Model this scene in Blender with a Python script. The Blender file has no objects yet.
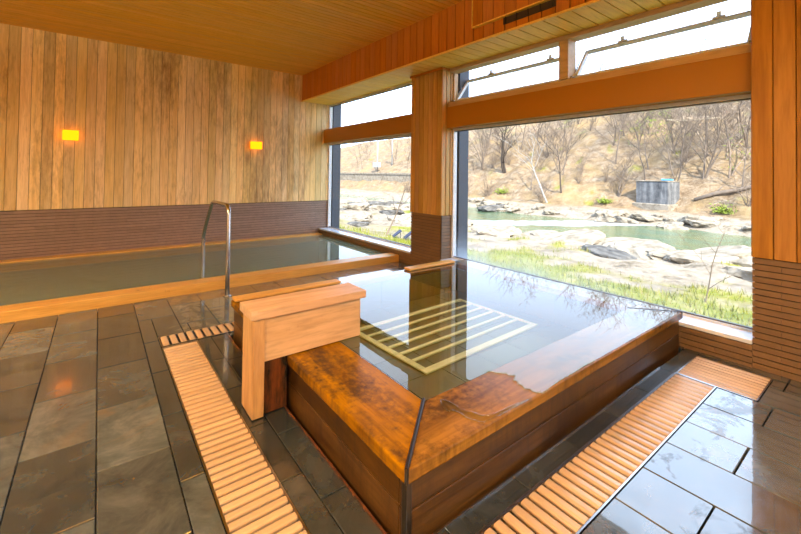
import bpy, bmesh, math, random
from mathutils import Vector, Matrix, noise as mnoise
random.seed(7)
C = bpy.context.scene.collection
PI = math.pi

# ------------------------------------------------------------------ helpers
class MB:
    """collects boxes, prisms and tubes; build() links them as one mesh object"""
    def __init__(self):
        self.v = []; self.f = []; self.r = []; self.sm = []
    def _rnd(self, rnd):
        return rnd if rnd is not None else (random.random(), random.random(), random.random())
    def add(self, vs, fs, rnd=None, smooth=False):
        b = len(self.v); c = self._rnd(rnd)
        self.v += [tuple(p) for p in vs]; self.r += [c] * len(vs)
        self.f += [tuple(i + b for i in f) for f in fs]; self.sm += [smooth] * len(fs)
        return self
    def box(self, x0, x1, y0, y1, z0, z1, rnd=None):
        if x0 > x1: x0, x1 = x1, x0
        if y0 > y1: y0, y1 = y1, y0
        if z0 > z1: z0, z1 = z1, z0
        vs = [(x, y, z) for z in (z0, z1) for y in (y0, y1) for x in (x0, x1)]
        fs = [(0,2,3,1),(4,5,7,6),(0,1,5,4),(2,6,7,3),(0,4,6,2),(1,3,7,5)]
        return self.add(vs, fs, rnd)
    def prism(self, poly, z0, z1, rnd=None):
        n = len(poly)
        a = sum(poly[i][0]*poly[(i+1)%n][1]-poly[(i+1)%n][0]*poly[i][1] for i in range(n))
        if a < 0: poly = poly[::-1]
        vs = [(p[0], p[1], z0) for p in poly] + [(p[0], p[1], z1) for p in poly]
        fs = [tuple(range(n))[::-1], tuple(range(n, 2*n))] + [(i, (i+1)%n, (i+1)%n+n, i+n) for i in range(n)]
        return self.add(vs, fs, rnd)
    def tube(self, pts, rad, n=8, cap=True, rnd=None):
        pts = [Vector(p) for p in pts]
        rads = rad if isinstance(rad, (list, tuple)) else [rad]*len(pts)
        vs = []; fs = []
        up = None
        for i, p in enumerate(pts):
            t = (pts[min(i+1, len(pts)-1)] - pts[max(i-1, 0)]).normalized()
            if up is None:
                up = Vector((0,0,1)) if abs(t.z) < .9 else Vector((1,0,0))
            a = t.cross(up)
            if a.length < 1e-5: a = t.cross(Vector((1,.3,.2)))
            a.normalize(); up = a.cross(t).normalized()
            for k in range(n):
                w = 2*PI*k/n
                vs.append(p + (a*math.cos(w) + up*math.sin(w))*rads[i])
        for i in range(len(pts)-1):
            for k in range(n):
                k2 = (k+1) % n
                fs.append((i*n+k, i*n+k2, (i+1)*n+k2, (i+1)*n+k))
        if cap:
            fs.append(tuple(range(n))[::-1]); fs.append(tuple(range((len(pts)-1)*n, len(pts)*n)))
        return self.add(vs, fs, rnd, True)
    def build(self, name, mat, parent=None, bevel=0, seg=2):
        me = bpy.data.meshes.new(name)
        me.from_pydata(self.v, [], self.f)
        at = me.attributes.new('rnd', 'FLOAT_COLOR', 'POINT')
        at.data.foreach_set('color', [x for c in self.r for x in (c[0], c[1], c[2], 1.0)])
        me.polygons.foreach_set('use_smooth', self.sm)
        me.update()
        bm = bmesh.new(); bm.from_mesh(me); bmesh.ops.recalc_face_normals(bm, faces=bm.faces); bm.to_mesh(me); bm.free()
        o = bpy.data.objects.new(name, me); C.objects.link(o)
        if mat: me.materials.append(mat)
        if parent: o.parent = parent
        if bevel:
            m = o.modifiers.new('bevel', 'BEVEL'); m.width = bevel; m.segments = seg; m.limit_method = 'ANGLE'
        return o

def tag(o, label=None, cat=None, group=None, kind=None):
    if label: o['label'] = label
    if cat: o['category'] = cat
    if group: o['group'] = group
    if kind: o['kind'] = kind
    return o
def empty(name, loc, label=None, cat=None, group=None, kind=None):
    o = bpy.data.objects.new(name, None); C.objects.link(o); o.location = loc; o.empty_display_size = .1
    return tag(o, label, cat, group, kind)
def part(mb, name, mat, root, **kw):
    """build a part given in world coordinates and parent it under an unrotated root"""
    l = Vector((0, 0, 0)); p = root
    while p: l += Vector(p.location); p = p.parent
    mb.v = [(a-l.x, b-l.y, c-l.z) for a, b, c in mb.v]
    return mb.build(name, mat, root, **kw)

# ------------------------------------------------------------------ materials
class NT:
    def __init__(self, name):
        self.m = bpy.data.materials.new(name); self.m.use_nodes = True
        self.t = self.m.node_tree; self.t.nodes.clear()
        self.out = self.n('ShaderNodeOutputMaterial')
    def n(self, typ, **kw):
        x = self.t.nodes.new(typ)
        for k, v in kw.items():
            if hasattr(x, k) and not (k in x.inputs): setattr(x, k, v)
            else: x.inputs[k].default_value = v
        return x
    def l(self, a, b): self.t.links.new(a, b)
    def set(self, sock, v):
        if isinstance(v, bpy.types.NodeSocket): self.l(v, sock)
        else: sock.default_value = v
    def math(self, op, a, b=0.0, clamp=False):
        x = self.n('ShaderNodeMath', operation=op, use_clamp=clamp); self.set(x.inputs[0], a); self.set(x.inputs[1], b); return x.outputs[0]
    def vmath(self, op, a, b):
        x = self.n('ShaderNodeVectorMath', operation=op); self.set(x.inputs[0], a); self.set(x.inputs[1], b); return x.outputs[0]
    def mix(self, fac, a, b, blend='MIX'):
        x = self.n('ShaderNodeMix', data_type='RGBA', blend_type=blend)
        self.set(x.inputs[0], fac); self.set(x.inputs[6], a); self.set(x.inputs[7], b); return x.outputs[2]
    def ramp(self, fac, stops):
        x = self.n('ShaderNodeValToRGB'); e = x.color_ramp.elements
        while len(e) < len(stops): e.new(.5)
        for i, (p, c) in enumerate(stops):
            e[i].position = p; e[i].color = (c, c, c, 1) if isinstance(c, (int, float)) else (*c, 1)
        self.l(fac, x.inputs[0]); return x.outputs[0]
    def noise(self, vec, scale=1.0, detail=4.0, rough=.55, dist=0.0):
        x = self.n('ShaderNodeTexNoise'); x.inputs['Scale'].default_value = scale; x.inputs['Detail'].default_value = detail
        x.inputs['Roughness'].default_value = rough; x.inputs['Distortion'].default_value = dist
        if vec is not None: self.l(vec, x.inputs['Vector'])
        return x.outputs['Fac']
    def coord(self): return self.n('ShaderNodeTexCoord').outputs['Object']
    def rnd(self):
        a = self.n('ShaderNodeAttribute', attribute_name='rnd'); return a
    def mapping(self, vec, scale):
        x = self.n('ShaderNodeMapping'); self.l(vec, x.inputs['Vector']); x.inputs['Scale'].default_value = scale; return x.outputs[0]
    def bump(self, h, strength=.3, dist=.01):
        x = self.n('ShaderNodeBump', Strength=strength, Distance=dist); self.l(h, x.inputs['Height']); return x.outputs[0]
    def pbr(self, color, rough=.5, metal=0.0, normal=None, spec=.5, coat=0.0):
        x = self.n('ShaderNodeBsdfPrincipled'); self.set(x.inputs['Base Color'], color if isinstance(color, bpy.types.NodeSocket) else (*color, 1))
        self.set(x.inputs['Roughness'], rough); x.inputs['Metallic'].default_value = metal
        x.inputs['Specular IOR Level'].default_value = spec
        x.inputs['Coat Weight'].default_value = coat; x.inputs['Coat Roughness'].default_value = .06
        if normal: self.l(normal, x.inputs['Normal'])
        self.l(x.outputs[0], self.out.inputs[0]); return x
def c4(c): return (*c, 1)

def wood(name, c1, c2, scale, rough=.5, var=.3, stain=None, stain_scale=(2,2,.6), stain_lo=.55, stain_hi=.75, coat=0, spec=.4, bump=.15, hue=.0, wet=None):
    t = NT(name); co = t.coord(); r = t.rnd()
    off = t.vmath('ADD', co, t.vmath('MULTIPLY', r.outputs['Vector'], (17.0, 13.0, 19.0)))
    mp = t.mapping(off, scale)
    g = t.noise(mp, 1.0, 7, .6, 1.2)
    fine = t.noise(t.mapping(off, tuple(s*4.5 for s in scale)), 1.0, 4, .6)
    col = t.mix(t.ramp(g, [(.32, 0.0), (.68, 1.0)]), c4(c1), c4(c2))
    col = t.mix(t.math('MULTIPLY', t.ramp(fine, [(.45, 0.0), (.75, 1.0)]), .45), col, c4(tuple(x*.55 for x in c2)))
    sep = t.n('ShaderNodeSeparateColor'); t.l(r.outputs['Color'], sep.inputs[0])
    hs = t.n('ShaderNodeHueSaturation')
    t.l(t.math('ADD', 1-var/2, t.math('MULTIPLY', sep.outputs[0], var)), hs.inputs['Value'])
    t.l(t.math('ADD', .5-hue/2, t.math('MULTIPLY', sep.outputs[1], hue)), hs.inputs['Hue'])
    t.l(t.math('ADD', 1-var/3, t.math('MULTIPLY', sep.outputs[2], var*.5)), hs.inputs['Saturation'])
    t.l(col, hs.inputs['Color']); col = hs.outputs[0]
    if stain:
        s1 = t.noise(t.mapping(co, stain_scale), 1.0, 5, .6, .6)
        s2 = t.noise(t.mapping(off, (26, 26, 5)), 1.0, 4, .7)
        m = t.ramp(t.math('ADD', t.math('MULTIPLY', s1, .6), t.math('MULTIPLY', s2, .4)), [(stain_lo, 0.0), (stain_hi, 1.0)])
        col = t.mix(m, col, c4(stain))
    nb = t.bump(t.math('ADD', g, t.math('MULTIPLY', fine, .5)), bump, .004)
    t.pbr(col, rough, 0, nb, spec, coat)
    return t.m

def plain(name, c, rough=.5, metal=0, nscale=20, namp=.2, spec=.5, bump=.05):
    t = NT(name); n = t.noise(t.coord(), nscale, 4)
    col = t.mix(n, c4(tuple(x*(1-namp) for x in c)), c4(tuple(min(1, x*(1+namp)) for x in c)))
    t.pbr(col, rough, metal, t.bump(n, bump, .003), spec); return t.m

def tile_mat(name, c, var=.25, rough=.45, nscale=14):
    t = NT(name); r = t.rnd(); sep = t.n('ShaderNodeSeparateColor'); t.l(r.outputs['Color'], sep.inputs[0])
    n = t.noise(t.coord(), nscale, 5)
    col = t.mix(n, c4(tuple(x*.8 for x in c)), c4(tuple(x*1.2 for x in c)))
    hs = t.n('ShaderNodeHueSaturation'); t.l(col, hs.inputs['Color'])
    t.l(t.math('ADD', 1-var/2, t.math('MULTIPLY', sep.outputs[0], var)), hs.inputs['Value'])
    t.pbr(hs.outputs[0], rough, 0, t.bump(n, .08, .004)); return t.m

def slate(name, wetdark=1.0):
    t = NT(name); r = t.rnd(); sep = t.n('ShaderNodeSeparateColor'); t.l(r.outputs['Color'], sep.inputs[0])
    co = t.coord(); off = t.vmath('ADD', co, t.vmath('MULTIPLY', r.outputs['Vector'], (31.0, 27.0, 3.0)))
    n1 = t.noise(off, 4.2, 8, .68, .5); n2 = t.noise(off, 11, 6, .6, .8); n3 = t.noise(off, 1.6, 4, .5, 2.0)
    col = t.ramp(n1, [(.28, (.030*wetdark, .040*wetdark, .043*wetdark)), (.5, (.064*wetdark, .079*wetdark, .079*wetdark)), (.72, (.115*wetdark, .130*wetdark, .126*wetdark))])
    rust = t.math('MULTIPLY', t.ramp(n3, [(.53, 0.0), (.66, 1.0)]), t.math('MULTIPLY', sep.outputs[1], .45))
    col = t.mix(rust, col, c4((.13*wetdark, .085*wetdark, .035*wetdark)))
    hs = t.n('ShaderNodeHueSaturation'); t.l(col, hs.inputs['Color'])
    t.l(t.math('ADD', .62, t.math('MULTIPLY', sep.outputs[0], .85)), hs.inputs['Value'])
    wet = t.noise(co, 2.3, 5, .6, 1.0)
    rough = t.ramp(wet, [(.40, .09), (.60, .26)])
    x = t.pbr(hs.outputs[0], rough, 0, t.bump(t.math('ADD', n1, t.math('MULTIPLY', n2, .4)), .10, .006), .8)
    sx = t.n('ShaderNodeSeparateXYZ'); t.l(co, sx.inputs[0])
    soak = t.math('ADD', t.math('MINIMUM', t.math('MULTIPLY', t.math('SUBTRACT', sx.outputs[0], .6), .35), .155), t.math('MULTIPLY', t.noise(co, 3.5, 6, .65, .8), .9))
    film = t.ramp(soak, [(.50, .22), (.56, 1.0)]) if wetdark == 1.0 else t.ramp(wet, [(.4, .35), (.6, .1)])
    t.l(film, x.inputs['Coat Weight']); x.inputs['Coat IOR'].default_value = 1.8; x.inputs['Coat Roughness'].default_value = .025
    t.l(t.bump(n3, .10, .01), x.inputs['Coat Normal'])
    return t.m

def water(name, tint, ripple=.02, scale=3.0, dist=.02, power=4.4, milk=None):
    t = NT(name); co = t.coord()
    h = t.math('ADD', t.noise(co, scale, 3, .5, .6), t.math('MULTIPLY', t.noise(co, scale*6, 2, .5), .12))
    nb = t.bump(h, ripple, dist)
    lw = t.n('ShaderNodeLayerWeight'); t.l(nb, lw.inputs['Normal'])
    fr = t.math('ADD', .025, t.math('MULTIPLY', .975, t.math('POWER', lw.outputs['Facing'], power)), True)
    gl = t.n('ShaderNodeBsdfGlossy', Roughness=.0); gl.inputs['Color'].default_value = (1,1,1,1); t.l(nb, gl.inputs['Normal'])
    tr = t.n('ShaderNodeBsdfTransparent'); tr.inputs['Color'].default_value = c4(tint)
    base = tr.outputs[0]
    if milk:
        df = t.n('ShaderNodeBsdfDiffuse'); df.inputs['Color'].default_value = c4(milk[0])
        mm = t.n('ShaderNodeMixShader'); mm.inputs[0].default_value = milk[1]; t.l(base, mm.inputs[1]); t.l(df.outputs[0], mm.inputs[2]); base = mm.outputs[0]
    mx = t.n('ShaderNodeMixShader'); t.l(fr, mx.inputs[0]); t.l(base, mx.inputs[1]); t.l(gl.outputs[0], mx.inputs[2])
    t.l(mx.outputs[0], t.out.inputs[0]); return t.m

def glass_mat(name, fog=False):
    t = NT(name)
    lw = t.n('ShaderNodeLayerWeight')
    fr = t.math('ADD', .002, t.math('MULTIPLY', .35, t.math('POWER', lw.outputs['Facing'], 5.0)), True)
    gl = t.n('ShaderNodeBsdfGlossy', Roughness=.0); tr = t.n('ShaderNodeBsdfTransparent'); tr.inputs['Color'].default_value = (.97,.985,.98,1)
    mx = t.n('ShaderNodeMixShader'); t.l(fr, mx.inputs[0]); t.l(tr.outputs[0], mx.inputs[1]); t.l(gl.outputs[0], mx.inputs[2])
    last = mx.outputs[0]
    if fog:   # condensation clinging to the lower part of the pane
        co = t.coord(); sx = t.n('ShaderNodeSeparateXYZ'); t.l(co, sx.inputs[0])
        n = t.noise(t.mapping(co, (1, 1.1, 1.6)), 1.5, 4, .5, .4)
        k = t.math('SUBTRACT', 1.0, t.math('DIVIDE', t.math('SUBTRACT', sx.outputs[2], .2), .52), True)
        k = t.math('MULTIPLY', t.math('MULTIPLY', k, k), t.math('ADD', .1, t.math('MULTIPLY', n, .75)), True)
        k = t.math('MULTIPLY', k, t.math('ADD', .30, t.math('MULTIPLY', .9, t.math('MULTIPLY', t.math('SUBTRACT', sx.outputs[1], 1.6), .55, True))))
        df = t.n('ShaderNodeBsdfTranslucent'); df.inputs['Color'].default_value = (.8,.88,1,1)
        m2 = t.n('ShaderNodeMixShader'); t.l(t.math('MULTIPLY', k, .40), m2.inputs[0]); t.l(last, m2.inputs[1]); t.l(df.outputs[0], m2.inputs[2]); last = m2.outputs[0]
    t.l(last, t.out.inputs[0]); return t.m

def emit(name, c, s):
    t = NT(name); e = t.n('ShaderNodeEmission', Strength=s); e.inputs[0].default_value = c4(c); t.l(e.outputs[0], t.out.inputs[0]); return t.m

M = {}
M['wall_wood'] = wood('cladding of weathered cedar', (.92,.69,.32), (.76,.52,.19), (16,16,.9), .55, .34, (.22,.115,.032), (1.9,1.9,.55), .50, .74, hue=.01)
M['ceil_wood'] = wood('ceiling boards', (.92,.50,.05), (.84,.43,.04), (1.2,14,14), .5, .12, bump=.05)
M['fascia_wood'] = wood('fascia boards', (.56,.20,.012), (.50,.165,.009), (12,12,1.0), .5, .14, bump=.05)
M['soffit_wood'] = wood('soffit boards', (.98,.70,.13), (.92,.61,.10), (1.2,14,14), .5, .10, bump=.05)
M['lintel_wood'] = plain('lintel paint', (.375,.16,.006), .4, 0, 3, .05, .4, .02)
M['col_wood'] = wood('column boards', (.58,.345,.09), (.42,.225,.045), (13,13,.9), .45, .3, bump=.1, hue=.015)
M['pillar_wood'] = wood('pillar boards', (.46,.225,.03), (.30,.125,.012), (9,9,.7), .42, .3, bump=.1)
M['dado'] = tile_mat('dado tile', (.26,.175,.125), .2)
M['dado_warm'] = tile_mat('warm border tile', (.185,.11,.055), .2)
M['grout'] = plain('dark grout', (.030,.024,.018), .9)
M['slate'] = slate('slate paving')
M['slate_wet'] = slate('wet dark slate kerb', .45)
M['curb'] = wood('pale bath curb wood', (.74,.42,.10), (.60,.31,.055), (1.0,10,16), .38, .1, (.22,.10,.03), (.9,3,3), .60, .72, bump=.08)
M['rim'] = wood('wet bath rim wood', (.41,.185,.006), (.19,.078,.003), (1.1,11,11), .26, .2, (.08,.038,.010), (1.4,4,4), .46, .62, coat=.0, spec=.14, bump=.15)
M['rim_y'] = wood('wet bath rim wood crosswise', (.41,.185,.006), (.19,.078,.003), (11,1.1,11), .26, .2, (.08,.038,.010), (4,1.4,4), .46, .62, coat=.0, spec=.14, bump=.15)
M['side'] = wood('stained bath side wood', (.12,.058,.013), (.055,.025,.007), (1.2,1.2,16), .28, .35, (.03,.017,.010), (1.5,1.5,3), .48, .66, coat=.0, spec=.3, bump=.2)
M['box_wood'] = wood('pale spout box wood', (.74,.50,.28), (.55,.33,.16), (1.1,8,8), .42, .22, (.24,.10,.035), (1.6,3,5), .57, .80, bump=.12, hue=.01)
M['post_wood'] = wood('spout box end grain', (.66,.40,.15), (.38,.19,.055), (10,10,1.0), .45, .2, (.16,.08,.03), (4,4,1.4), .56, .7, bump=.12)
M['wet_wood'] = wood('soaked red brown wood', (.20,.06,.015), (.08,.028,.012), (14,14,1.3), .22, .2, (.02,.015,.01), (5,5,1.6), .46, .6, coat=.5)
M['lattice'] = wood('submerged pale lattice', (.80,.78,.46), (.72,.70,.38), (1.2,9,9), .5, .08, bump=.03)
M['bath_tile'] = tile_mat('olive bath tile', (.125,.100,.012), .15, .4)
M['pool_tile'] = tile_mat('grey green pool tile', (.24,.265,.20), .08, .4)
M['black'] = plain('black sealing joint', (.012,.010,.008), .3)
M['grate'] = None
M['frame'] = plain('white aluminium', (.72,.74,.76), .4)
M['frame_dark'] = plain('dark aluminium', (.10,.10,.105), .4)
M['sill'] = plain('pale stone sill', (.70,.75,.84), .22, 0, 6, .1)
M['steel'] = plain('brushed stainless steel', (.52,.52,.52), .24, 1.0, 60, .08)
M['chrome'] = plain('chrome', (.5,.5,.5), .2, 1.0)
M['ext_post'] = plain('grey exterior paint', (.075,.08,.10), .6)
M['plaster'] = plain('cream plaster', (.62,.50,.36), .8)
M['glass'] = glass_mat('window glass'); M['glass_fog'] = glass_mat('misted window glass', True)
M['lamp'] = emit('yellow lamp shade', (1.0, .21, .002), 4.2)
M['fill_panel'] = emit('fill lamp diffuser', (1.0, .80, .52), 2.0)  # glow of the added fill lamps
M['plate'] = plain('dark vent', (.05,.03,.018), .7)
M['pale_wood'] = wood('pale window wood', (.62,.45,.28), (.52,.36,.2), (8,1,8), .5, .1, bump=.04)
M['bathwater'] = water('hot bath water', (.90,.93,.80), .020, 2.6, .02)
M['poolwater'] = water('large bath water', (.80,.86,.76), .03, 1.6, .02, 5.5, milk=((.27,.35,.24), .55))

def grate_mat():
    t = NT('cream drain bars'); r = t.rnd(); sep = t.n('ShaderNodeSeparateColor'); t.l(r.outputs['Color'], sep.inputs[0])
    co = t.coord(); n = t.noise(co, 9, 4)
    col = t.mix(n, c4((.52,.345,.19)), c4((.60,.43,.26)))
    hs = t.n('ShaderNodeHueSaturation'); t.l(col, hs.inputs['Color']); t.l(t.math('ADD', .9, t.math('MULTIPLY', sep.outputs[0], .2)), hs.inputs['Value'])
    t.pbr(hs.outputs[0], .22, 0, None, .8); return t.m
M['grate'] = grate_mat()

# ------------------------------------------------------------------ room shell
XW = 3.94          # tiled face of the window wall
XG = 4.18          # glass
YB = 8.10          # back wall
ZC = 3.57          # ceiling
XL, YR = -4.2, -3.6

def rows_tile(mb, fixed, axis, a0, a1, z0, z1, depth, row=.0476, w=.46, sgn=-1):
    """border tiles in running bond on a wall plane; axis: the direction they run along"""
    n = max(1, round((z1-z0)/row)); rh = (z1-z0)/n; g = .0075
    for i in range(n):
        za, zb = z0+i*rh, z0+(i+1)*rh-g
        p = a0 - (w/2 if i % 2 else 0)
        while p < a1:
            q0, q1 = max(p, a0), min(p+w-.0015, a1)
            if q1-q0 > .01:
                if axis == 'x': mb.box(q0, q1, fixed, fixed+sgn*depth, za, zb)
                else: mb.box(fixed, fixed+sgn*depth, q0, q1, za, zb)
            p += w
def boards(mb, axis, a0, a1, pitch, gap, fn):
    """fn(p0, p1) adds one board"""
    n = max(1, round((a1-a0)/pitch)); p = (a1-a0)/n
    for i in range(n): fn(a0+i*p+gap/2, a0+(i+1)*p-gap/2)

# back wall
bw = MB().box(XL, 4.30, YB+.012, YB+.25, -.9, ZC+.25).build('wall_back', M['grout']); tag(bw, kind='structure')
m = MB(); rows_tile(m, YB+.012, 'x', XL, 4.22, .08, .81, .014); m.build('tile_dado', M['dado'], bw)
m = MB(); boards(m, 'x', XL, 4.22, .130, .0045, lambda a, b: m.box(a, b, YB-.014, YB+.014, .815, ZC+.02)); m.build('plank_cladding', M['wall_wood'], bw, bevel=.003, seg=1)
# left, rear walls (outside the frame)
o = MB().box(XL-.2, XL, YR, YB+.25, -.9, ZC+.25).build('wall_left', M['plaster']); tag(o, kind='structure')
o = MB().box(XL-.2, 4.30, YR-.2, YR, -.9, ZC+.25).build('wall_rear', M['plaster']); tag(o, kind='structure')
# ceiling
ce = MB().box(XL, 4.5, YR, YB, ZC+.012, ZC+.3).build('ceiling', M['grout']); tag(ce, kind='structure')
m = MB(); boards(m, 'y', YR, YB, .095, .013, lambda a, b: m.box(XL, 3.5, a, b, ZC-.012, ZC+.014)); m.build('ceiling_boards', M['ceil_wood'], ce)
# beam with fascia and soffit
ZS = 3.0
be = MB().box(3.505, 4.22, YR, YB-.02, ZS+.015, ZC+.01).build('beam', M['grout']); tag(be, kind='structure')
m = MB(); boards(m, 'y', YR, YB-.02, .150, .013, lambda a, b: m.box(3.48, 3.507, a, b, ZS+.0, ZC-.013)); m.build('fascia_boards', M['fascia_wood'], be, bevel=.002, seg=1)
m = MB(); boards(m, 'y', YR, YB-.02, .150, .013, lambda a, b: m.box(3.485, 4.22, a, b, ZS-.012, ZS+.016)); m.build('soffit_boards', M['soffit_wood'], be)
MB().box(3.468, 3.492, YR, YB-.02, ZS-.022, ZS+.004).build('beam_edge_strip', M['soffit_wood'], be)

# window wall: bays between column, pillar and back wall
bays = [(4.83, YB-.015), (.73, 4.135), (-3.3, -.35)]
ww = MB()
ww.box(XW+.012, 4.25, YR, YB, -.9, .172)
o = ww.build('wall_window', M['grout']); tag(o, kind='structure'); WW = o
m = MB()
for (ya, yb) in ((YR, -.352), (.732, 4.133), (4.832, YB-.02)): rows_tile(m, XW+.012, 'y', ya, yb, -.018, .172, .012)
m.build('tile_spandrel', M['dado_warm'], WW)
for (y0, y1) in bays:
    s = MB().box(XW-.012, XG+.05, y0, y1, .172, .204).build('window_sill', M['sill'], WW, bevel=.006)

def column(name, y0, y1, wood_m, wide):
    c = MB().box(XW+.012, 4.25, y0+.012, y1-.012, .0, ZS-.015).build(name, M['grout']); tag(c, kind='structure')
    zt = .835
    t = MB(); rows_tile(t, XW+.014, 'y', y0, y1, .0, zt, .014); 
    rows_tile(t, y0+.014, 'x', XW+.0, XG-.005, .206, zt, .014)
    t.build('tile_base', M['dado_warm'], c)
    t = MB()
    boards(t, 'y', y0-.012, y1+.0, wide, .0045 if wide > .11 else .008, lambda a, b: t.box(XW-.022, XW+.012, a, b, zt, ZS-.012))
    boards(t, 'x', XW-.020, XG-.005, 0.085, .010, lambda a, b: t.box(a, b, y0-.014, y0+.014, zt+.0, ZS-.012))
    boards(t, 'x', XW-.020, XG-.005, 0.085, .010, lambda a, b: t.box(a, b, y1-.014, y1+.003, zt+.0, ZS-.012))
    t.build('plank_cladding', wood_m, c, bevel=.003, seg=1)
    t = MB(); t.box(XW-.040, XW-.020, y0-.03, y1+.02, ZS-.045, ZS-.012); t.box(XW-.040, XG, y0-.034, y0-.014, ZS-.045, ZS-.012)
    t.build('moulding', M['fascia_wood'], c)
    return c
column('column', 4.135, 4.83, M['col_wood'], .100)
column('pillar', -.35, .73, M['pillar_wood'], .120)
# lintels
for i, (y0, y1) in enumerate(bays):
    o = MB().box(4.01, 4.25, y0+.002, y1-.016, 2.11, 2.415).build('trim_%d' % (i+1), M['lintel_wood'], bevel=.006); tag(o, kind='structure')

# windows
def window(name, y0, y1, z0, z1, glass, fw=.032, mat='frame', dark_top=True):
    f = MB(); x0, x1 = XG-.035, XG+.035
    f.box(x0, x1, y0, y0+fw, z0, z1); f.box(x0, x1, y1-fw, y1, z0, z1)
    f.box(x0, x1, y0+fw, y1-fw, z0, z0+fw*.5); f.box(x0, x1, y0+fw, y1-fw, z1-fw, z1)
    w = f.build(name, M[mat]); tag(w, kind='structure')
    if glass: MB().box(XG-.004, XG+.004, y0+fw*.8, y1-fw*.8, z0+fw*.4, z1-fw*.8).build('pane', M[glass], w)
    g = MB(); g.box(x0+.02, x1-.02, y0+fw, y1-fw, z0+fw*.5, z0+fw*.5+.010); g.box(x0+.02, x1-.02, y0+fw, y1-fw, z1-fw-.012, z1-fw)
    g.build('gasket', M['frame_dark'], w)
    return w
window('window_1', 4.83, YB-.015, .204, 2.11, 'glass')
window('window_2', .73, 4.135, .204, 2.11, 'glass_fog')
window('window_3', -3.3, -.35, .204, 2.11, 'glass')
window('window_4', 4.83, YB-.015, 2.415, ZS-.012, 'glass')
window('window_5', -3.3, -.35, 2.415, ZS-.012, 'glass')
# transom with two opened hopper sashes
z0, z1 = 2.415, ZS-.012
f = MB(); f.box(4.04, 4.22, .73, 4.12, z0, z0+.075); f.box(4.05, 4.22, .73, 4.135, z1-.05, z1); f.box(4.05, 4.22, .73, .755, z0, z1); f.box(4.14, 4.22, 4.10, 4.135, z0, z1)
f.box(4.05, 4.22, 2.275, 2.385, z0+.085, z1-.05)
w6 = f.build('window_6', M['pale_wood'], bevel=.004); tag(w6, kind='structure')
def sash(y0, y1):
    a = math.radians(36); L = .44; hx, hz = 4.16, z0+.09
    def P(d, s, y): return (hx + d*math.sin(a) + s*math.cos(a), y, hz + d*math.cos(a) - s*math.sin(a))
    def bar(mb, d0, d1, ya, yb, th=.020):
        vs = [P(d, s, y) for s in (-th, th) for y in (ya, yb) for d in (d0, d1)]
        mb.add(vs, [(0,2,3,1),(4,5,7,6),(0,1,5,4),(2,6,7,3),(0,4,6,2),(1,3,7,5)])
    fr = MB(); bar(fr, 0, .03, y0, y1); bar(fr, L-.028, L, y0, y1); bar(fr, .03, L-.028, y0, y0+.03); bar(fr, .03, L-.028, y1-.03, y1)
    s = fr.build('sash', M['frame'], w6)
    g = MB(); bar(g, .03, L-.028, y0+.03, y1-.03, .002); g.build('pane', M['glass'], s)
    for q in (.27, .82):
        yy = y1 + (y0-y1)*q
        k = MB(); p = P(L, -.01, yy); k.box(p[0]-.016, p[0]+.016, yy-.05, yy+.05, p[2], p[2]+.024); k.box(p[0]-.018, p[0]+.014, yy-.018, yy+.018, p[2]+.02, p[2]+.065)
        k.build('latch', M['steel'], s, bevel=.004)
    for yy in (y0-.006, y1+.006):
        k = MB(); k.tube([(4.14, yy, z0+.10), P(L*.62, -.03, yy)], .007, 6); k.tube([(4.10, yy, z0+.105), (4.16, yy, z0+.105)], .013, 8)
        k.build('stay_arm', M['steel'], s)
sash(2.40, 4.085); sash(.77, 2.26)
# exterior posts outside the glass
for y0, y1 in ((4.10, 4.50), (8.09, 8.40), (-.2, .4)):
    o = MB().box(4.26, 4.46, y0, y1, -1.0, ZS+.4).build('exterior_post', M['ext_post']); tag(o, kind='structure')
# roof slab over the eaves
o = MB().box(4.2, 4.75, YR, YB+.3, ZC+.05, ZC+.3).build('roof', M['ext_post']); tag(o, kind='structure')

# ------------------------------------------------------------------ floor of slate tiles
TX0, TX1, TY0, TY1, ZR = .94, 3.88, 1.16, 3.63, .305        # wooden bath outline, rim height
holes = [(TX0-.0, TX1, TY0, TY1), (.43, .69, -3.0, 3.68), (.43, 3.0, 3.70, 3.93), (.80, 3.37, .81, 1.05), (3.37, 3.84, .60, 1.05)]
def subtract(rect, h):
    x0, x1, y0, y1 = rect; a0, a1, b0, b1 = h
    if a1 <= x0 or a0 >= x1 or b1 <= y0 or b0 >= y1: return [rect]
    out = []
    if a0 > x0: out.append((x0, a0, y0, y1))
    if a1 < x1: out.append((a1, x1, y0, y1))
    xa, xb = max(x0, a0), min(x1, a1)
    if b0 > y0: out.append((xa, xb, y0, b0))
    if b1 < y1: out.append((xa, xb, b1, y1))
    return out
PY0 = 5.12   # front of the pool curb
fl = MB()
base = [(XL, XW+.012, YR, PY0)]
for h in [(TX0, TX1, TY0, TY1)] : base = [q for r in base for q in subtract(r, h)]
for r in base: fl.box(r[0], r[1], r[2], r[3], -.35, -.04)
fl.box(XL, XW+.012, YR, PY0+.05, -.60, -.36)
FL = fl.build('floor', M['grout']); tag(FL, kind='structure')
tl = MB(); tw = MB()
kerb = [(.69, TX0, .81, 3.70), (.69, 3.37, 1.05, TY0), (TX0, 3.9, TY1, 3.70), (.69, .80, .81, 1.05), (3.37, XW, 1.05, TY0)]
PX, PYL = .304, .605
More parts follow.
